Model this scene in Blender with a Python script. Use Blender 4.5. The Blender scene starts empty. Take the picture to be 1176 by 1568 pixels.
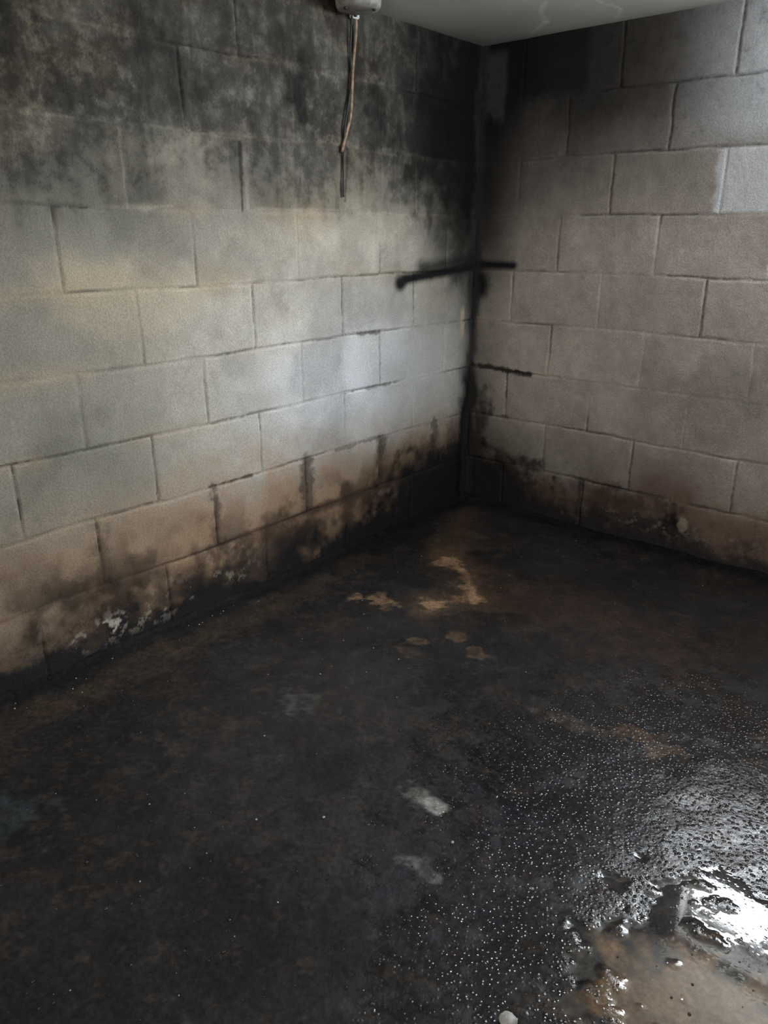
import bpy, bmesh, math, numpy as np
from mathutils import Vector, Matrix
scene=bpy.context.scene
CH=0.203; HT=CH*9
ROOM_X=2.35; ROOM_Y=4.2; WT=0.2

# ---------------------------------------------------------------- noise
rng=np.random.RandomState(7)
PERM=rng.permutation(4096); RV=rng.rand(4096)
def hsh(i,j,seed=0):
    i=i.astype(np.int64); j=j.astype(np.int64)
    return RV[PERM[(PERM[(i+seed*131)&4095]+j)&4095]]
def vn(x,y,seed=0):
    xi=np.floor(x); yi=np.floor(y); fx=x-xi; fy=y-yi
    fx=fx*fx*fx*(fx*(fx*6-15)+10); fy=fy*fy*fy*(fy*(fy*6-15)+10)
    a=hsh(xi,yi,seed); b=hsh(xi+1,yi,seed); c=hsh(xi,yi+1,seed); d=hsh(xi+1,yi+1,seed)
    return (a+(b-a)*fx)*(1-fy)+(c+(d-c)*fx)*fy
def fbm(x,y,seed=0,o=5,g=.55):
    s=np.zeros_like(x); amp=1.; tot=0
    ca,sa=math.cos(.6),math.sin(.6)
    for k in range(o):
        s+=amp*vn(x,y,seed+k*17); tot+=amp; amp*=g
        x,y=(x*ca-y*sa)*2.03+3.1,(x*sa+y*ca)*2.03+7.7
    return (s/tot-.5)*1.9+.5
def dripn(x,y,seed):   # vertically stretched noise without rotation
    return .5*vn(x,y,seed)+.3*vn(x*2.1+5,y*1.7,seed+3)+.2*vn(x*4.3,y*3.1,seed+5)
def ss(a,b,x):
    t=np.clip((x-a)/(b-a),0,1); return t*t*(3-2*t)
def mix(c,col,m):
    return c*(1-m[...,None])+np.array(col)*m[...,None]
def mul(c,m): return c*m[...,None]
def seg(x,y,x0,y0,x1,y1):
    dx,dy=x1-x0,y1-y0; t=np.clip(((x-x0)*dx+(y-y0)*dy)/(dx*dx+dy*dy+1e-12),0,1)
    return np.hypot(x-(x0+t*dx),y-(y0+t*dy))
def blob(x,y,cx,cy,rx,ry,seed=0,rough=.5,soft=0.):
    n=fbm(x*22,y*22,seed)-.5
    d=np.hypot((x-cx)/rx,(y-cy)/ry)+n*rough*2
    return 1-ss(.6-soft,1.15+soft*.5,d)

# ---------------------------------------------------------------- mesh
def grid_mesh(name,P,col,aux,mat,flip,hole=None,extra=None):
    ny,nx=P.shape[:2]
    idx=np.arange(ny*nx).reshape(ny,nx)
    q=np.stack([idx[:-1,:-1],idx[:-1,1:],idx[1:,1:],idx[1:,:-1]],-1)
    if hole is not None: q=q[~hole[:-1,:-1]]
    q=q.reshape(-1,4)
    if flip: q=q[:,::-1]
    V=P.reshape(-1,3); C=np.concatenate([col,np.ones(col.shape[:2]+(1,))],-1).reshape(-1,4)
    A=aux.reshape(-1,4)
    if extra is not None:
        ev=np.array(extra[0],float).reshape(-1,3); ef=np.array(extra[1],int)+len(V)
        V=np.vstack([V,ev]); q=np.vstack([q,ef])
        C=np.vstack([C,np.tile([.45,.43,.4,1],(len(ev),1))]); A=np.vstack([A,np.zeros((len(ev),4))])
    me=bpy.data.meshes.new(name)
    me.vertices.add(len(V)); me.vertices.foreach_set("co",V.astype(np.float32).ravel())
    me.loops.add(len(q)*4); me.loops.foreach_set("vertex_index",q.astype(np.int32).ravel())
    me.polygons.add(len(q)); me.polygons.foreach_set("loop_start",np.arange(0,len(q)*4,4,dtype=np.int32))
    me.polygons.foreach_set("loop_total",np.full(len(q),4,dtype=np.int32))
    me.update(calc_edges=True)
    a=me.color_attributes.new("Paint","FLOAT_COLOR","POINT"); a.data.foreach_set("color",C.astype(np.float32).ravel())
    a=me.color_attributes.new("Aux","FLOAT_COLOR","POINT"); a.data.foreach_set("color",A.astype(np.float32).ravel())
    me.polygons.foreach_set("use_smooth",np.ones(len(q),dtype=bool))
    me.materials.append(mat)
    ob=bpy.data.objects.new(name,me); scene.collection.objects.link(ob); return ob

class NT:
    def __init__(s,name):
        s.m=bpy.data.materials.new(name); s.m.use_nodes=True; s.t=s.m.node_tree; s.n=s.t.nodes; s.l=s.t.links
        s.b=s.n["Principled BSDF"]
    def node(s,ty,**k):
        n=s.n.new(ty)
        for a,v in k.items(): setattr(n,a,v)
        return n
    def noise(s,vec,scale,detail=4,rough=.6):
        n=s.n.new("ShaderNodeTexNoise"); n.inputs["Scale"].default_value=scale; n.inputs["Detail"].default_value=detail
        n.inputs["Roughness"].default_value=rough; s.l.new(vec,n.inputs["Vector"]); return n.outputs["Fac"]
    def rng(s,v,a,b,c,d,smooth=True):
        n=s.n.new("ShaderNodeMapRange"); n.interpolation_type='SMOOTHSTEP' if smooth else 'LINEAR'
        s.put(n.inputs[0],v)
        for i,x in zip((1,2,3,4),(a,b,c,d)): s.put(n.inputs[i],x)
        return n.outputs[0]
    def put(s,inp,v):
        if isinstance(v,(int,float)): inp.default_value=v
        elif isinstance(v,(tuple,list)): inp.default_value=v
        else: s.l.new(v,inp)
    def math(s,op,a,b=0.,c=0.):
        n=s.n.new("ShaderNodeMath"); n.operation=op
        s.put(n.inputs[0],a); s.put(n.inputs[1],b); s.put(n.inputs[2],c); return n.outputs[0]
    def mixc(s,f,a,b,mode='MIX'):
        n=s.n.new("ShaderNodeMix"); n.data_type='RGBA'; n.blend_type=mode
        s.put(n.inputs[0],f); s.put(n.inputs[6],a); s.put(n.inputs[7],b); return n.outputs[2]
    def bump(s,h,strength,dist,nrm=None):
        n=s.n.new("ShaderNodeBump"); s.put(n.inputs["Strength"],strength); n.inputs["Distance"].default_value=dist
        s.l.new(h,n.inputs["Height"])
        if nrm is not None: s.l.new(nrm,n.inputs["Normal"])
        return n.outputs[0]

def wall_mat():
    t=NT("sooted_painted_block"); tc=t.node("ShaderNodeTexCoord").outputs["Object"]
    p=t.node("ShaderNodeAttribute",attribute_name="Paint").outputs["Color"]
    ax=t.node("ShaderNodeAttribute",attribute_name="Aux").outputs["Color"]
    sep=t.node("ShaderNodeSeparateColor"); t.l.new(ax,sep.inputs[0])
    mould,wet=sep.outputs[0],sep.outputs[1]
    n1=t.noise(tc,22,5,.72); n2=t.noise(tc,200,2,.7)
    c=t.mixc(1.,p,t.mixc(t.rng(n2,.3,.7,0,1),(.84,.84,.84,1),(1.14,1.14,1.14,1)),'MULTIPLY')
    th=t.math('SUBTRACT',.80,t.math('MULTIPLY',mould,.38))
    nn=t.math('ADD',t.math('MULTIPLY',n1,.65),t.math('MULTIPLY',n2,.35))
    m=t.rng(t.math('SUBTRACT',nn,th),-.06,.14,0,1)
    c=t.mixc(t.math('MULTIPLY',m,.75),c,t.mixc(1.,c,(.25,.24,.23,1),'MULTIPLY'))
    t.l.new(c,t.b.inputs["Base Color"])
    t.put(t.b.inputs["Roughness"],t.rng(wet,0,1,.88,.45))
    t.b.inputs["Specular IOR Level"].default_value=.25
    b1=t.bump(n2,.5,.004)
    t.l.new(b1,t.b.inputs["Normal"]); return t.m

def floor_mat():
    t=NT("wet_stained_concrete"); tc=t.node("ShaderNodeTexCoord").outputs["Object"]
    p=t.node("ShaderNodeAttribute",attribute_name="Paint").outputs["Color"]
    ax=t.node("ShaderNodeAttribute",attribute_name="Aux").outputs["Color"]
    sep=t.node("ShaderNodeSeparateColor"); t.l.new(ax,sep.inputs[0])
    wet,pud=sep.outputs[0],sep.outputs[1]
    n1=t.noise(tc,11,4,.7); n2=t.noise(tc,80,4,.75)
    c=t.mixc(1.,p,t.mixc(t.rng(n1,.35,.68,0,1),(.78,.78,.80,1),(1.25,1.22,1.18,1)),'MULTIPLY')
    c=t.mixc(1.,c,t.mixc(t.rng(n2,.35,.7,0,1),(.7,.7,.7,1),(1.35,1.35,1.35,1)),'MULTIPLY')
    t.l.new(c,t.b.inputs["Base Color"])
    r=t.rng(wet,0,1,.55,.15); r=t.math('ADD',r,t.rng(n2,.3,.7,-.06,.08))
    r=t.math('MAXIMUM',t.math('MULTIPLY',r,t.math('SUBTRACT',1.,pud)),.03)
    t.l.new(r,t.b.inputs["Roughness"])
    t.put(t.b.inputs["Specular IOR Level"],t.rng(wet,0,.7,.24,.5))
    v=t.node("ShaderNodeTexVoronoi"); v.feature='F1'; v.inputs["Scale"].default_value=105; t.l.new(tc,v.inputs["Vector"])
    dots=t.rng(v.outputs["Distance"],.1,.45,1,0)
    dry=t.math('SUBTRACT',1.,t.math('MULTIPLY',pud,.97))
    b1=t.bump(n2,t.math('MULTIPLY',dry,.28),.004)
    b2=t.bump(dots,t.math('MULTIPLY',dry,t.rng(wet,.2,1,.08,.55)),.0022,b1)
    t.l.new(b2,t.b.inputs["Normal"]); return t.m

def simple(name,col,rough=.6,var=.15,scale=60,metal=0,bump=.3,col2=None):
    t=NT(name); tc=t.node("ShaderNodeTexCoord").outputs["Object"]
    n=t.noise(tc,scale,4,.65)
    a=tuple(x*(1-var) for x in col)+(1,); b=tuple(min(1,x*(1+var)) for x in (col2 or col))+(1,)
    t.l.new(t.mixc(t.rng(n,.35,.65,0,1),a,b),t.b.inputs["Base Color"])
    t.b.inputs["Roughness"].default_value=rough; t.b.inputs["Metallic"].default_value=metal
    t.l.new(t.bump(n,bump,.002),t.b.inputs["Normal"]); return t.m

WM=wall_mat(); FM=floor_mat()

# ---------------------------------------------------------------- block wall
def block(S,Z,L,seed,odd_off,even_off):
    wob=(fbm(S*9,Z*9,seed+3,3)-.5)*.005
    Zw=Z+wob+.0025*np.sin(S*5+seed); Sw=S+(fbm(S*14,Z*14,seed+9,3)-.5)*.004
    row=np.clip(np.floor(Zw/CH),0,8); odd=(row%2)==1
    off=np.where(odd,odd_off,even_off)+ (hsh(row,row*0+3,seed)-.5)*.012
    bi=np.floor((Sw-off)/L)
    fs=(Sw-off)/L-bi; ds=np.minimum(fs,1-fs)*L
    zc=Zw/CH; fz=zc-np.floor(zc); dz=np.minimum(fz,1-fz)*CH
    dz=np.where((Z<.08)|(Z>HT-.08),9,dz)
    dj=np.minimum(ds,dz)
    tint=hsh(row+5,bi+50,seed); tint2=hsh(row+11,bi+90,seed)
    jn=fbm(S*3.1,Z*3.1,seed+21,3)+(hsh(row+2,bi+7,seed)-.5)*.3
    depth=ss(.15,.75,jn)
    w=.0032+.0028*vn(S*40,Z*40,seed+2)
    g=(1-ss(w*.4,w*1.6,dj))
    crack=(1-ss(.0005,.0038,dj+(vn(S*120,Z*120,seed+5)-.3)*.003))*ss(.52,.75,jn)
    edge=(1-ss(.007,.014,dj))*(1-g)
    disp=-g*(.0010+.0026*depth)-crack*.0025+(tint-.5)*.002+(fs-.5)*(tint2-.5)*.002*np.where(ds>.01,1,0)
    disp+=(fbm(S*7,Z*7,seed+31,4)-.5)*.004
    return dict(row=row,bi=bi,Zw=Zw,ds=ds,dz=dz,dj=dj,tint=tint,tint2=tint2,g=g,crack=crack,edge=edge,disp=disp,depth=depth)

def left_paint(S,Z,B):
    S=np.maximum(S,0)
    n=fbm(S*2.2,Z*2.2,101,6); n2=fbm(S*8,Z*8,120,6); nf=fbm(S*30,Z*30,140,5,.7); drip=dripn(S*26,Z*3.0,160)
    c=np.ones(S.shape+(3,))*np.array([.47,.415,.33])
    c=mul(c,.92+.12*(B['tint']-.5)+.20*(n2-.5)+.20*(nf-.5))
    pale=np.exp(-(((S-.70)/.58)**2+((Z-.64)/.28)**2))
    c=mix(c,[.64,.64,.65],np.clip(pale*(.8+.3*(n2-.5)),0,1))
    # darker olive-grey further along the wall
    c=mix(c,[.140,.134,.108],ss(.8,1.9,S+.25*(n-.5)+.25*(Z-.7))*.78)
    c=mix(c,[.38,.30,.20],ss(.30,.9,fbm(S*3,Z*5,180))*ss(.75,1.05,Z)*.6)
    c=mul(c,1-.32*ss(.35,1.0,fbm(S*3.3+4,Z*3.3,190,6)))
    # faint rusty tide lines seeping from bed joints
    c=mix(c,[.33,.24,.15],np.exp(-(B['dz']/.03)**2)*ss(.5,.8,fbm(S*5,Z*9,195))*.30*(1-pale))
    # soot / mould above: soft spread, only partly following the courses
    z2=Z+.18*(n-.5)+.04*(drip-.5)+.05*(B['tint2']-.5)+.08*(n2-.5)
    crs=ss(-.006,.006,B['Zw']-6*CH+.01*(n2-.5)); crs2=ss(-.006,.006,B['Zw']-7*CH+.01*(n2-.5))
    s1=.72*ss(1.04,1.36,z2)+.28*crs*(.6+.6*n2).clip(0,1); s2=.68*ss(1.28,1.56,z2)+.32*crs2
    c=mul(c,1-.52*s1.clip(0,1)); c=mul(c,1-.40*s2.clip(0,1)*(.6+.8*n2.clip(0,1)))
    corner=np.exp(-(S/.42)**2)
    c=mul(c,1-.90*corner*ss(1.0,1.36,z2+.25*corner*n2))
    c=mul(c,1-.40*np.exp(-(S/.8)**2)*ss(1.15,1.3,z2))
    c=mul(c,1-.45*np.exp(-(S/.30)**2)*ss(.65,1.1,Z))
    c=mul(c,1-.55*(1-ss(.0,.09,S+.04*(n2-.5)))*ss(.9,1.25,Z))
    hi=crs2
    c=mul(c,1-hi*.22*ss(.55,.75,B['tint']))
    c=mul(c,1+1.0*hi*ss(.45,.8,nf)*ss(.35,.65,n)*(1-corner))
    c=mix(c,[.185,.172,.14],hi*.5*ss(.40,.75,fbm(S*6+3,Z*6,210,6))*(1-corner))
    c=mul(c,1-.25*ss(.5,.75,drip)*ss(1.15,1.35,Z+.1*(n-.5)))
    c=mix(c,[.26,.23,.175],ss(.35,.8,fbm(S*5+8,Z*7,220,6))*crs*(1-crs2)*(1-corner)*.5)
    mould=np.clip(ss(1.0,1.5,z2)*.82+.35*corner*ss(1,1.3,Z)+.22,0,1)
    # rust-brown damp zone at the foot
    near=1-ss(1.3,2.2,S)
    zb=Z-.18*(n-.5)-.14*(n2-.5)-.05*(B['tint2']-.5)
    br=1-ss(.18,.50,zb-.04*near)
    c=mix(c,[.29,.18,.105],br*(.45+.45*near))
    br2=1-ss(.05,.36,zb)
    c=mix(c,[.14,.08,.042],br2*((.5+.45*near)*(.5+n2.clip(0,1)*.7)).clip(0,1))
    c=mul(c,1-.55*ss(.42,.72,fbm(S*9+2,Z*9,230,6))*(1-ss(.18,.40,Z)))
    c=mul(c,1-.45*(1-ss(.10,.27,zb)))
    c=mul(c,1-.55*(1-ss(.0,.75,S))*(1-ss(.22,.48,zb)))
    mould=np.maximum(mould,br2*.85)
    for (t,z0,z1,w,k) in [(1.8,.22,.39,.012,.5),(1.4,.20,.40,.015,.8),(1.0,.22,.39,.016,.75),(.6,.20,.39,.018,.8),(1.63,.09,.18,.02,.6),(1.2,.05,.18,.02,.6),(.8,.06,.24,.02,.8),(.4,.04,.22,.02,.9),(.25,.2,.4,.010,.6)]:
        d=seg(S,Z,t,z0,t,z1)+ (nf-.5)*.03+(n2-.5)*.03
        c=mix(c,[.05,.03,.02],(1-ss(w*.1,w*2.2,d))*k)
    for (x0,z0,x1,z1,w,k) in [(1.45,.203,.95,.203,.010,.6),(1.0,.203,.3,.205,.016,.85),(1.42,.405,1.25,.405,.005,.8),(.85,.405,.6,.406,.004,.5),(.82,.609,.55,.609,.004,.5),(.72,.815,.60,.812,.005,.7)]:
        d=seg(S,Z,x0,z0,x1,z1)+(nf-.5)*.010+(n2-.5)*.008
        c=mix(c,[.05,.03,.02],(1-ss(w*.3,w*1.7,d))*k)
    # tarry black foot and corner
    zt=.042+.025*near+.21*np.exp(-(S/.48)**2)+.09*(n2-.5)+.05*(nf-.5)+.05*(n-.5)
    tar=1-ss(-.02,.05,Z-zt)
    mid=blob(S,Z,1.2,.05,.40,.10,5,.5,.3)*.75
    tar=np.maximum(tar,mid)
    tar=np.maximum(tar,blob(S,Z,.3,.10,.36,.21,6,.35,.2))
    c=mix(c,[.012,.011,.012],tar*.97)
    # dark run down the internal corner
    dc=S+(n2-.5)*.05
    c=mix(c,[.010,.009,.009],(1-ss(.040,.085,dc))*(1-ss(.54,.64,Z))*.99)
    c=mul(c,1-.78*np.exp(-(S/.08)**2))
    c=mix(c,[.02,.019,.019],(1-ss(.012,.05,dc))*.8)
    c=mix(c,[.03,.028,.028],(1-ss(.01,.06,dc))*ss(.80,.90,Z)*.85)
    c=mix(c,[.50,.40,.28],(1-ss(.008,.02,np.abs(S-.075)+(nf-.5)*.01))*ss(.72,.76,Z)*(1-ss(.84,.88,Z))*.8)
    # flaking lime chips low down, only far along the wall
    far=ss(1.1,1.5,S)
    ch=ss(.68,.76,fbm(S*38,Z*38,260,4,.65))*np.exp(-(((Z-.075)/.05)**2))*ss(.45,.6,fbm(S*4,Z*6,270,3))
    c=mix(c,[.30,.25,.195],ch*.6*far)
    b8=blob(S,Z,1.80,.076,.050,.024,9)
    c=mix(c,[.46,.42,.34],ss(.55,.66,nf)*b8*.75)
    # black sprayed stroke
    d=seg(S,Z,.46,.992,.0,1.03)+(nf-.5)*.004
    c=mix(c,[.006,.006,.007],(1-ss(.006,.032,d)))
    d=seg(S,Z,.36,1.03,.0,1.06)+(n2-.5)*.02
    c=mix(c,[.01,.01,.01],(1-ss(.0,.05,d))*.85)
    c=mix(c,[.006,.006,.007],1-ss(.35,1.35,np.hypot((S-.485)/.040,(Z-.980)/.033)))
    for (x0,z0,x1,z1,w,k) in [(2.02,1.44,1.93,1.7,.006,.6),(1.22,1.22,1.215,1.40,.006,.9),(.78,1.26,.765,1.42,.006,.6)]:
        c=mix(c,[.03,.028,.025],(1-ss(w*.4,w*1.4,seg(S,Z,x0,z0,x1,z1)+(nf-.5)*.006))*k)
    for (cx,cz,rx,rz,k) in [(.98,1.55,.05,.10,.75),(1.5,1.63,.25,.06,.35),(2.0,1.60,.2,.12,.5),(.62,1.55,.05,.2,.5),(.3,1.5,.3,.3,.6),(1.35,1.53,.05,.05,.4),(1.15,1.45,.03,.1,.4)]:
        c=mul(c,1-k*blob(S,Z,cx,cz,rx,rz,int(cx*50),.5,.25))
    c=mul(c,1+(.12+.28*crs)*B['edge']*ss(.4,.6,n2)); c=mul(c,1-.15*B['g']*B['depth']); c=mul(c,1-.6*B['crack'])
    c=mul(c,1+.4*B['g']*(1-B['depth'])*crs)
    aux=np.zeros(S.shape+(4,)); aux[...,0]=mould*(1-tar*.6); aux[...,1]=tar*.8; aux[...,3]=1
    return c.clip(.004,.9),aux

def right_paint(S,Z,B):
    S=np.maximum(S,0)
    n=fbm(S*2.2+9,Z*2.2,301,6); n2=fbm(S*8+4,Z*8,320,6); nf=fbm(S*30,Z*30,340,5,.7); drip=dripn(S*22,Z*2.5,360)
    c=np.ones(S.shape+(3,))*np.array([.37,.320,.278])
    c=mul(c,.94+.12*(B['tint']-.5)+.16*(n2-.5)+.18*(nf-.5))
    c=mul(c,1-.25*ss(.35,1.0,fbm(S*3.3+4,Z*3.3,390,6)))
    z2=Z+.12*(n-.5)+.06*(drip-.5)+.04*(B['tint2']-.5)
    fade=1-ss(.45,1.25,S)
    c=mul(c,1-ss(1.05,1.45,z2)*(.22+.45*fade))
    c=mul(c,1-ss(1.42,1.62,z2)*(.25+.50*fade))
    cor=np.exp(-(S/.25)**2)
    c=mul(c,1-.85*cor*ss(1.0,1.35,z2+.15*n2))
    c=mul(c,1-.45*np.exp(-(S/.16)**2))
    c=mix(c,[.035,.032,.032],(1-ss(.0,.055,S+(n2-.5)*.05))*ss(.70,.85,Z)*.88)
    pt=(1-ss(.03,.06,np.abs(S-.06)+(n2-.5)*.03))*ss(1.56,1.60,Z+(S-.06)*.5+(nf-.5)*.03)*(1-ss(1.78,1.82,Z))
    c=mix(c,[.065,.062,.058],pt*.65)
    c=mul(c,1-.5*(1-ss(.01,.05,np.abs(S-.30)-.12))*ss(1.6,1.66,Z))
    mould=np.clip(ss(1.2,1.6,z2)*.5+.16,0,1)
    near=1-ss(.2,1.3,S)
    zb=Z-.14*(n-.5)-.11*(n2-.5)
    br=1-ss(.11,.38,zb)
    c=mix(c,[.12,.072,.050],br*.9)
    c=mul(c,1-.45*(1-ss(.2,.55,zb))*near)
    mould=np.maximum(mould,br*.7)
    for (x0,z0,x1,z1,w,k) in [(.0,.618,.30,.606,.012,.97),(.57,.203,.575,.06,.014,.8),(.96,.19,.97,.08,.012,.7),(.55,.203,1.1,.203,.004,.5),(.19,.61,.19,.5,.005,.6),(.0,.41,.2,.41,.006,.5),(.19,.2,.19,.06,.014,.6)]:
        d=seg(S,Z,x0,z0,x1,z1)+(nf-.5)*.012+(n2-.5)*.008
        c=mix(c,[.022,.018,.016],(1-ss(w*.4,w*1.4,d))*k)
    for (cx,cz,rx,rz,k) in [(.96,.10,.05,.05,.8),(.75,.13,.2,.08,.5),(.2,.12,.25,.14,.8),(.06,.35,.06,.2,.7)]:
        c=mul(c,1-k*blob(S,Z,cx,cz,rx,rz,int(cx*70),.5,.2))
    zt=.065+.14*np.exp(-(S/.28)**2)+.07*(n2-.5)+.04*(nf-.5)+.04*(n-.5)
    tar=1-ss(-.02,.05,Z-zt)
    c=mix(c,[.012,.011,.012],tar*.96)
    c=mix(c,[.24,.19,.15],ss(.74,.82,fbm(S*38,Z*38,460,4,.65))*np.exp(-(((Z-.09)/.04)**2))*.3*ss(.5,.8,S))
    c=mix(c,[.33,.29,.24],blob(S,Z,1.0,.12,.02,.03,77)*.5)
    d=seg(S,Z,.0,1.035,.19,1.034)+(nf-.5)*.004
    c=mix(c,[.006,.006,.007],1-ss(.004,.028,d))
    c=mix(c,[.006,.006,.007],1-ss(.3,1.4,np.hypot((S-.03)/.06,(Z-.96)/.07)+(n2-.5)*.5))
    d=np.abs(S-.0)+(n2-.5)*.03
    c=mix(c,[.010,.009,.009],(1-ss(.012,.050,d))*(1-ss(.54,.62,Z))*.97)
    c=mix(c,[.025,.024,.024],(1-ss(.008,.04,d))*.8)
    c=mix(c,[.52,.53,.55],ss(.70,1.1,S)*ss(1.38,1.50,Z)*.65)  # window glow painted into the colour: paler, bluish towards upper right
    c=mix(c,[.60,.60,.62],ss(.93,.96,S+(nf-.5)*.02)*ss(1.215,1.225,Z)*(1-ss(1.41,1.42,Z))*.6)
    c=mul(c,1+.20*B['edge']*ss(.4,.6,n2)); c=mul(c,1-.15*B['g']*B['depth']); c=mul(c,1-.55*B['crack'])
    aux=np.zeros(S.shape+(4,)); aux[...,0]=mould*(1-tar*.6); aux[...,1]=tar*.8; aux[...,3]=1
    return c.clip(.004,.9),aux

def axis(start,fine_to,total,step,coarse):
    a=np.arange(start,fine_to,step); b=np.arange(fine_to,total,coarse)
    return np.concatenate([a,b,[total]])

def plain_paint(S,Z,B):
    n=fbm(S*2,Z*2,501,5); n2=fbm(S*8,Z*8,510,5)
    c=np.ones(S.shape+(3,))*np.array([.42,.40,.37]); c=mul(c,.8+.3*n+.2*(n2-.5))
    c=mul(c,1-.4*ss(1.2,1.6,Z+.1*n)); c=mix(c,[.15,.1,.07],(1-ss(.1,.35,Z-.1*n))*.7)
    c=mul(c,1-.4*B['g'])
    aux=np.zeros(S.shape+(4,)); aux[...,0]=.3; return c.clip(0,1),aux

OV=.03
def make_wall(name,total,fine_to,step,coarse,paint,place,seed,L,oo,eo,flip,hole=None):
    s=axis(-OV,fine_to,total+OV,step,coarse)
    z=np.arange(0,HT+1e-6,step)
    z=np.concatenate([[-OV],z,[HT,HT+OV]])
    if hole is not None:
        s=np.concatenate([s,[hole[0],hole[1]]]); z=np.concatenate([z,[hole[2],hole[3]]])
    s=np.unique(s.round(5)); z=np.unique(z.round(5))
    S,Z=np.meshgrid(s,z)
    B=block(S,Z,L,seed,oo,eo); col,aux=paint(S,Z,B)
    P=place(S,Z,B['disp'])
    H=None; ex=None
    if hole is not None:
        a0,a1,b0,b1=hole
        H=(S>=a0-1e-6)&(S<a1-1e-6)&(Z>=b0-1e-6)&(Z<b1-1e-6)
        cr=[(a0,b0),(a1,b0),(a1,b1),(a0,b1)]; ev=[]
        for dd in (.0,-WT):
            for (x,y) in cr: ev.append(place(np.array(x),np.array(y),np.array(dd)))
        ev=np.array([np.array(v).reshape(3) for v in ev])
        ex=(ev,[(0,1,5,4),(1,2,6,5),(2,3,7,6),(3,0,4,7)])
    return grid_mesh(name,P,col,aux,WM,flip,H,ex)

st=lambda *a: np.stack(np.broadcast_arrays(*a),-1)
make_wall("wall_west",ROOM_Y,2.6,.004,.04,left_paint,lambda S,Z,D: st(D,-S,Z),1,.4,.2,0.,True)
W1=(1.24,2.04,1.42,1.80)
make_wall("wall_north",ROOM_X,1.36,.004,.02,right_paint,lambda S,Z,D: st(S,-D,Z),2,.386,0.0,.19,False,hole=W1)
W2=(.15,.85,1.34,1.78)  # added opening, lets light onto the right wall
make_wall("wall_east",ROOM_Y,0,.02,.02,plain_paint,lambda S,Z,D: st(ROOM_X-D,-S,Z),3,.4,.2,0.,False,hole=W2)
D1=(.9,1.75,.0,1.80)  # added opening for fill from behind the camera
make_wall("wall_south",ROOM_X,0,.02,.02,plain_paint,lambda S,Z,D: st(S,-ROOM_Y+D,Z),4,.4,.2,0.,True,hole=D1)

# ---------------------------------------------------------------- floor
fx=axis(-OV,ROOM_X,ROOM_X+OV,.006,.02); fy=axis(-OV,2.7,ROOM_Y+OV,.006,.03)
X,Y0=np.meshgrid(fx,fy); Y=-Y0
n=fbm(X*2,Y*2,601,6); n2=fbm(X*7,Y*7,620,6); nf=fbm(X*28,Y*28,640,5,.7)
c=np.ones(X.shape+(3,))*np.array([.0145,.0138,.0150])
c=mix(c,[.027,.020,.017],ss(.50,.78,n2)*.5)
c=mix(c,[.019,.021,.025],ss(.5,.7,fbm(X*3,Y*3,660))*.6)
c=mix(c,[.008,.008,.009],ss(.5,.75,fbm(X*4,Y*4,670))*.6)
c=mix(c,[.065,.036,.023],blob(X,Y,1.0,-.72,.42,.18,11,.6,.3)*.45)
c=mix(c,[.070,.047,.030],blob(X,Y,.14,-1.6,.08,.9,12,.5,.3)*.4)
c=mix(c,[.07,.050,.036],ss(.68,.80,nf)*.22)
tan=[.36,.225,.125]
arc=np.minimum(np.minimum(seg(X,Y,.37,-.63,.50,-.69),seg(X,Y,.50,-.69,.62,-.83)),seg(X,Y,.62,-.84,.54,-.97))
brk=ss(.30,.50,fbm(X*24,Y*24,645,5,.65))
c=mix(c,[.12,.070,.040],(1-ss(.01,.14,arc+(nf-.5)*.06+(n2-.5)*.08))*.65)
c=mix(c,[.10,.060,.034],(1-ss(.02,.12,seg(X,Y,.12,-.20,.38,-.62)+(nf-.5)*.06+(n2-.5)*.08))*.45)
c=mix(c,tan,(1-ss(.008,.040,arc+(nf-.5)*.05+(n2-.5)*.03))*.85*(.5+.5*brk))
for (cx,cy,rx,ry,col,k) in [(.40,-.66,.06,.03,tan,.5),(.312,-1.085,.035,.028,tan,.5),(.40,-1.05,.05,.04,tan,.5),(.56,-.96,.05,.03,tan,.7),
    (.727,-1.09,.04,.035,tan,.22),(.703,-1.237,.05,.03,tan,.22),(.841,-1.117,.04,.03,tan,.22),(.66,-1.18,.03,.02,tan,.3),
    (.63,-1.63,.09,.045,[.07,.066,.062],.6),(1.202,-1.846,.03,.018,[.13,.13,.125],.8),
    (1.16,-1.86,.015,.012,[.12,.12,.115],.8),(.475,-2.30,.08,.05,[.030,.038,.042],.6),(.574,-1.869,.12,.08,[.04,.032,.028],.5),
    (1.18,-1.25,.08,.02,[.09,.07,.055],.5),(1.36,-1.19,.08,.05,[.11,.065,.04],.5),(.9,-1.5,.2,.1,[.036,.030,.027],.5),(.30,-.45,.15,.1,[.07,.048,.033],.5),
    (.95,-1.95,.16,.12,[.024,.024,.026],.5)]:
    c=mix(c,col,blob(X,Y,cx,cy,rx,ry,int(cx*90),.75)*k*(.35+.65*brk))
c=mix(c,[.12,.115,.105],blob(X,Y,1.08,-1.69,.05,.03,91,.8)*.7)
c=mix(c,[.26,.255,.24],blob(X,Y,1.115,-1.70,.030,.020,92,.6)*.9)
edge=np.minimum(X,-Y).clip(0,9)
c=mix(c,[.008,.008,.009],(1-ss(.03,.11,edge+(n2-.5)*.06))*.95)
h=(fbm(X*1.6,Y*1.6,701,4)-.5)*.012+(n2-.5)*.003+(nf-.5)*.0006
h=h-h.mean()
pud=blob(X,Y,1.80,-1.76,.32,.23,31,.45)
pud=np.maximum(pud,blob(X,Y,1.62,-1.60,.055,.045,32,.5))
pud=np.maximum(pud,blob(X,Y,1.66,-1.50,.05,.03,33,.6))
pud=np.maximum(pud,blob(X,Y,1.75,-1.52,.09,.03,36,.8))
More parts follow.
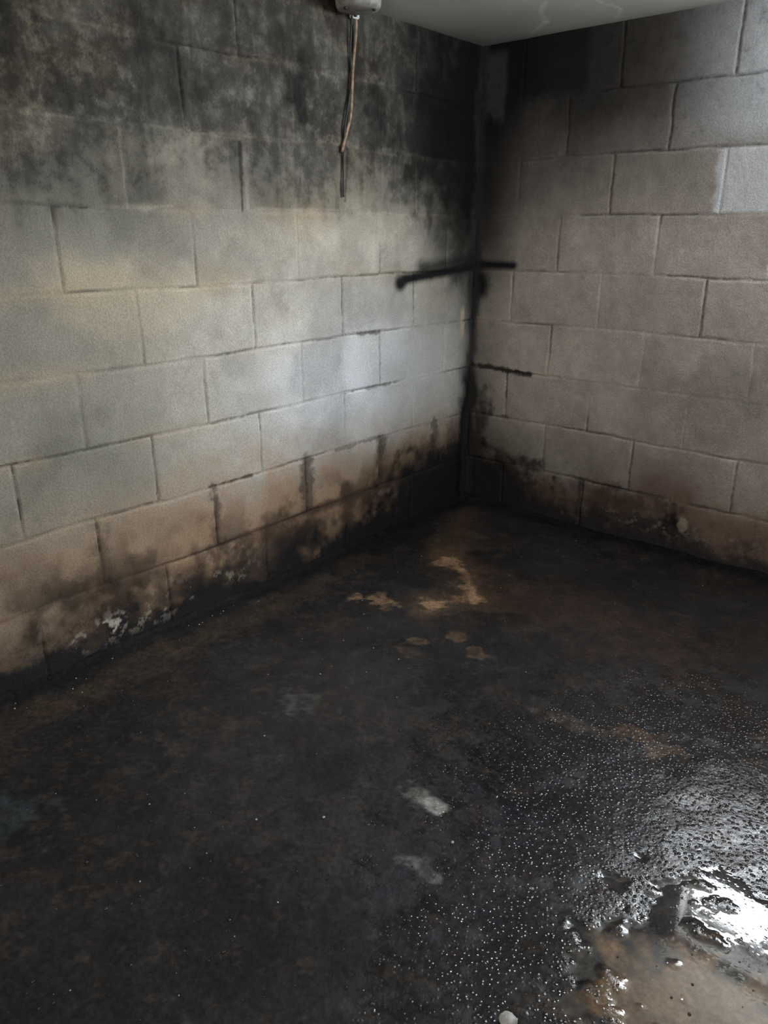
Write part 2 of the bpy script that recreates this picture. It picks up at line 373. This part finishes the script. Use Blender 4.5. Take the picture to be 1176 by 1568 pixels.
pud=ss(.35,.6,pud+ (nf-.5)*.45)
wet=np.clip(blob(X,Y,1.66,-1.48,.72,.64,34,.3,.3)+.32*ss(.3,.7,n)+.42*(1-ss(.6,1.7,-Y))*ss(.3,.8,X),0,1)
c=mix(c,[.18,.115,.068],blob(X,Y,1.72,-1.80,.19,.14,35,.4)*.85)
c=mix(c,[.05,.045,.04],pud*.2)
h=h*(1-pud)-.002*pud
cove=.007*np.exp(-(edge/.018)**2)*(.5+.9*n2)+.003*np.exp(-(edge/.06)**2)
P=np.stack([X,Y,h+cove],-1)
aux=np.zeros(X.shape+(4,)); aux[...,0]=wet; aux[...,1]=pud; aux[...,3]=1
grid_mesh("floor",P,c,aux,FM,True)

# ---------------------------------------------------------------- ceiling
cx_=axis(-OV,ROOM_X,ROOM_X+OV,.012,.02); cy_=axis(-OV,ROOM_Y,ROOM_Y+OV,.012,.03)
X,Y0=np.meshgrid(cx_,cy_); Y=-Y0
n=fbm(X*1.5,Y*1.5,801,5); n2=fbm(X*7,Y*7,820,5)
c=np.ones(X.shape+(3,))*np.array([.64,.63,.56]); c=mul(c,.85+.25*n)
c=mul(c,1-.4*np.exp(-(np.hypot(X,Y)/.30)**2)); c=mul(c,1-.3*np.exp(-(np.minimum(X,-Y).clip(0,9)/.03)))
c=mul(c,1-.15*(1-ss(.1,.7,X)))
for pts in [[(.25,-.06),(.36,-.16),(.42,-.30),(.52,-.42)],[(.55,-.03),(.62,-.14),(.60,-.3),(.7,-.5)]]:
    for p,q in zip(pts[:-1],pts[1:]):
        c=mul(c,1+.3*(1-ss(.001,.009,seg(X,Y,*p,*q)+(n2-.5)*.02)))
aux=np.zeros(X.shape+(4,)); aux[...,3]=1
CMt=NT("smooth_ceiling_paint"); tc=CMt.node("ShaderNodeTexCoord").outputs["Object"]
CMt.l.new(CMt.node("ShaderNodeAttribute",attribute_name="Paint").outputs["Color"],CMt.b.inputs["Base Color"])
CMt.b.inputs["Roughness"].default_value=.6
CMt.l.new(CMt.bump(CMt.noise(tc,25,3),.12,.004),CMt.b.inputs["Normal"])
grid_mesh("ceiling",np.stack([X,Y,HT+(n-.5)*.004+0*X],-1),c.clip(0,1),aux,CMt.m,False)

# ---------------------------------------------------------------- helpers
def link(name,bm,mats,smooth=True):
    me=bpy.data.meshes.new(name); bm.to_mesh(me); bm.free()
    for m in mats: me.materials.append(m)
    if smooth:
        for p in me.polygons: p.use_smooth=True
    ob=bpy.data.objects.new(name,me); scene.collection.objects.link(ob); return ob
def lathe(bm,prof,cx,cy,seg_=32,mi=0):
    rings=[]
    for r,z in prof:
        rings.append([bm.verts.new((cx+r*math.cos(2*math.pi*k/seg_),cy+r*math.sin(2*math.pi*k/seg_),z)) for k in range(seg_)])
    for a,b in zip(rings[:-1],rings[1:]):
        for k in range(seg_):
            f=bm.faces.new((a[k],a[(k+1)%seg_],b[(k+1)%seg_],b[k])); f.material_index=mi
    f=bm.faces.new(rings[-1]); f.material_index=mi
    f=bm.faces.new(rings[0][::-1]); f.material_index=mi
def box(bm,x0,x1,y0,y1,z0,z1,mi=0,bev=.002):
    t=bmesh.new(); bmesh.ops.create_cube(t,size=1)
    for v in t.verts: v.co=Vector((x0+(v.co.x+.5)*(x1-x0),y0+(v.co.y+.5)*(y1-y0),z0+(v.co.z+.5)*(z1-z0)))
    if bev: bmesh.ops.bevel(t,geom=t.edges[:],offset=bev,segments=2,affect='EDGES')
    mp={v:bm.verts.new(v.co) for v in t.verts}
    for f in t.faces:
        g=bm.faces.new([mp[v] for v in f.verts]); g.material_index=mi
    t.free()
def tube(bm,pts,r,flat=1.,seg_=10,mi=0,axis=Vector((1,0,0))):
    P=[Vector(p) for p in pts]; Q=[]
    for i in range(len(P)-1):
        p0=P[max(i-1,0)];p1=P[i];p2=P[i+1];p3=P[min(i+2,len(P)-1)]
        for k in range(6):
            t=k/6; Q.append(.5*((2*p1)+(-p0+p2)*t+(2*p0-5*p1+4*p2-p3)*t*t+(-p0+3*p1-3*p2+p3)*t**3))
    Q.append(P[-1]); rings=[]
    for i,q in enumerate(Q):
        d=(Q[min(i+1,len(Q)-1)]-Q[max(i-1,0)]).normalized()
        a=(axis-d*axis.dot(d)).normalized(); b=d.cross(a)
        rings.append([bm.verts.new(q+a*math.cos(2*math.pi*k/seg_)*r*flat+b*math.sin(2*math.pi*k/seg_)*r) for k in range(seg_)])
    for a,b in zip(rings[:-1],rings[1:]):
        for k in range(seg_):
            f=bm.faces.new((a[k],a[(k+1)%seg_],b[(k+1)%seg_],b[k])); f.material_index=mi
    bm.faces.new(rings[0][::-1]).material_index=mi; bm.faces.new(rings[-1]).material_index=mi

box_m=simple("dirty_grey_plastic",(.24,.225,.20),.55,.3,30)
dark_m=simple("black_rubber",(.02,.02,.02),.6,.2,80)
tan_m=simple("aged_tan_cable_sheath",(.22,.135,.075),.6,.45,40)
wht_m=simple("white_nylon_clip",(.75,.74,.7),.45,.1,60)

bm=bmesh.new(); bx,by=.088,-.80
lathe(bm,[(.072,HT+.004),(.074,HT-.006),(.070,HT-.012),(.068,HT-.030),(.063,HT-.037),(.045,HT-.040),(.012,HT-.041)],bx,by,40,0)
for k in range(3):
    a=k*2.1+.4; lathe(bm,[(.006,HT-.036),(.006,HT-.043),(.003,HT-.0445)],bx+.05*math.cos(a),by+.05*math.sin(a),12,1)
box(bm,.006,.026,by+.045,by+.075,HT-.040,HT-.004,2,.003)
link("ceiling_junction_box",bm,[box_m,dark_m,wht_m])
bm=bmesh.new()
tube(bm,[(.022,-.745,HT-.025),(.016,-.732,HT-.045),(.010,-.728,HT-.08),(.010,-.742,1.66),(.012,-.752,1.58),(.011,-.757,1.52),(.009,-.778,1.46),(.008,-.80,1.405)],.0055,.6,10,0)
tube(bm,[(.022,-.755,HT-.03),(.014,-.752,HT-.05),(.008,-.752,1.70),(.008,-.750,1.62),(.008,-.768,1.54),(.008,-.785,1.47),(.006,-.792,1.34),(.006,-.793,1.27)],.0030,1.,8,1)
link("hanging_cable",bm,[tan_m,dark_m])

# ---------------------------------------------------------------- pebbles and crumbs
rs=np.random.RandomState(3)
def pebble(bm,x,y,z,r,mi=0,sub=1,sq=.6):
    t=bmesh.new(); bmesh.ops.create_icosphere(t,subdivisions=sub,radius=1)
    sx,sy=r*rs.uniform(.7,1.3),r*rs.uniform(.7,1.3); ang=rs.rand()*6.28; ca,sa=math.cos(ang),math.sin(ang)
    mp={}
    for v in t.verts:
        k=rs.uniform(.92,1.06); px,py=v.co.x*sx*k,v.co.y*sy*k
        mp[v]=bm.verts.new((x+px*ca-py*sa,y+px*sa+py*ca,z+v.co.z*r*sq*k))
    for f in t.faces: bm.faces.new([mp[v] for v in f.verts]).material_index=mi
    t.free()
st_m=simple("pale_stone",(.34,.33,.31),.5,.25,50); st2=simple("dark_grit",(.03,.027,.025),.2,.4,80); fl_m=simple("lime_flake",(.45,.41,.35),.7,.3,80)
def fh(x,y): 
    j=np.abs(fx-x).argmin(); i=np.abs(fy+y).argmin(); return P[i,j,2]
bm=bmesh.new()
pebble(bm,1.491,-2.000,fh(1.491,-1.995)+.005,.013,0,3,.7)
link("pale_pebble",bm,[st_m])
bm=bmesh.new()
for k in range(2600):
    x=rs.uniform(.1,2.2); y=-rs.uniform(.1,2.6); r=abs(rs.normal(0,.0011))+.0006
    pebble(bm,x,y,fh(x,y)+r*.2,r,0 if rs.rand()<.10 else 1,1)
for k in range(20):
    y=-rs.uniform(1.2,2.3); x=.05+abs(rs.normal(0,.02)); r=rs.uniform(.001,.0026)
    pebble(bm,x,y,fh(x,y)+r*.2,r,2,1)
link("loose_grit",bm,[st_m,st2,fl_m])

# ---------------------------------------------------------------- window, added window, added doorway
fr=simple("painted_steel_frame",(.35,.35,.34),.5,.2,40)
def win(name,hole,placebox,t=.02):
    a0,a1,b0,b1=hole; bm=bmesh.new()
    for (p,q,r,s_) in [(a0,a1,b0,b0+t),(a0,a1,b1-t,b1),(a0,a0+t,b0+t,b1-t),(a1-t,a1,b0+t,b1-t)]:
        placebox(bm,p,q,r,s_)
    return link(name,bm,[fr],False)
win("window_1",W1,lambda bm,p,q,r,s_: box(bm,p,q,.12,.16,r,s_))
win("added_window",W2,lambda bm,p,q,r,s_: box(bm,ROOM_X+.12,ROOM_X+.16,-q,-p,r,s_))  # frame of the added east opening, unseen
bm=bmesh.new()
for (p,q,r,s_) in [(D1[0],D1[0]+.05,0,D1[3]),(D1[1]-.05,D1[1],0,D1[3]),(D1[0]+.05,D1[1]-.05,D1[3]-.05,D1[3])]:
    box(bm,p,q,-ROOM_Y-.16,-ROOM_Y-.04,r,s_)
link("added_door_frame",bm,[fr],False)  # frame of the added doorway, unseen

# ---------------------------------------------------------------- light
def area(name,loc,aim,sx,sy,power,col,spread=180):
    l=bpy.data.lights.new(name,'AREA'); l.shape='RECTANGLE'; l.size=sx; l.size_y=sy; l.energy=power; l.color=col; l.spread=math.radians(spread)
    o=bpy.data.objects.new(name,l); o.location=loc
    o.rotation_euler=(Vector(aim)-Vector(loc)).to_track_quat('-Z','Y').to_euler(); scene.collection.objects.link(o); return o
area("daylight_north_window",(1.64,.26,1.66),(1.40,-1.0,.9),.85,.5,78,(.90,.95,1.0),170)
area("added_patch_light",(1.96,.38,1.86),(0,-.78,.62),.85,.42,88,(.80,.90,1.0),130)  # extra lamp outside the window, added to brighten the left wall patch
area("added_east_light",(ROOM_X+.24,-.50,1.56),(1.2,-.30,1.5),.7,.45,26,(.70,.85,1.0),180)  # added lamp, brightens the right wall towards its right edge
area("added_doorway_fill",(1.32,-ROOM_Y-.3,1.0),(1.0,0,1.3),.85,1.7,40,(1.0,.92,.83),180)  # added general fill lamp behind the camera
w=bpy.data.worlds.new("overcast"); scene.world=w; w.use_nodes=True
bg=w.node_tree.nodes["Background"]; bg.inputs[0].default_value=(.8,.88,1,1); bg.inputs[1].default_value=1.0

# ---------------------------------------------------------------- camera
cam=bpy.data.cameras.new("camera"); co=bpy.data.objects.new("camera",cam); scene.collection.objects.link(co)
cam.sensor_fit='HORIZONTAL'; cam.sensor_width=36; cam.lens=36*1140/1176; cam.clip_start=.02
co.location=(1.878,-2.741,1.155); co.rotation_euler=(math.radians(90-20.49),0,math.radians(41))
scene.camera=co
scene.view_settings.view_transform='Standard'; scene.view_settings.look='None'; scene.view_settings.exposure=0
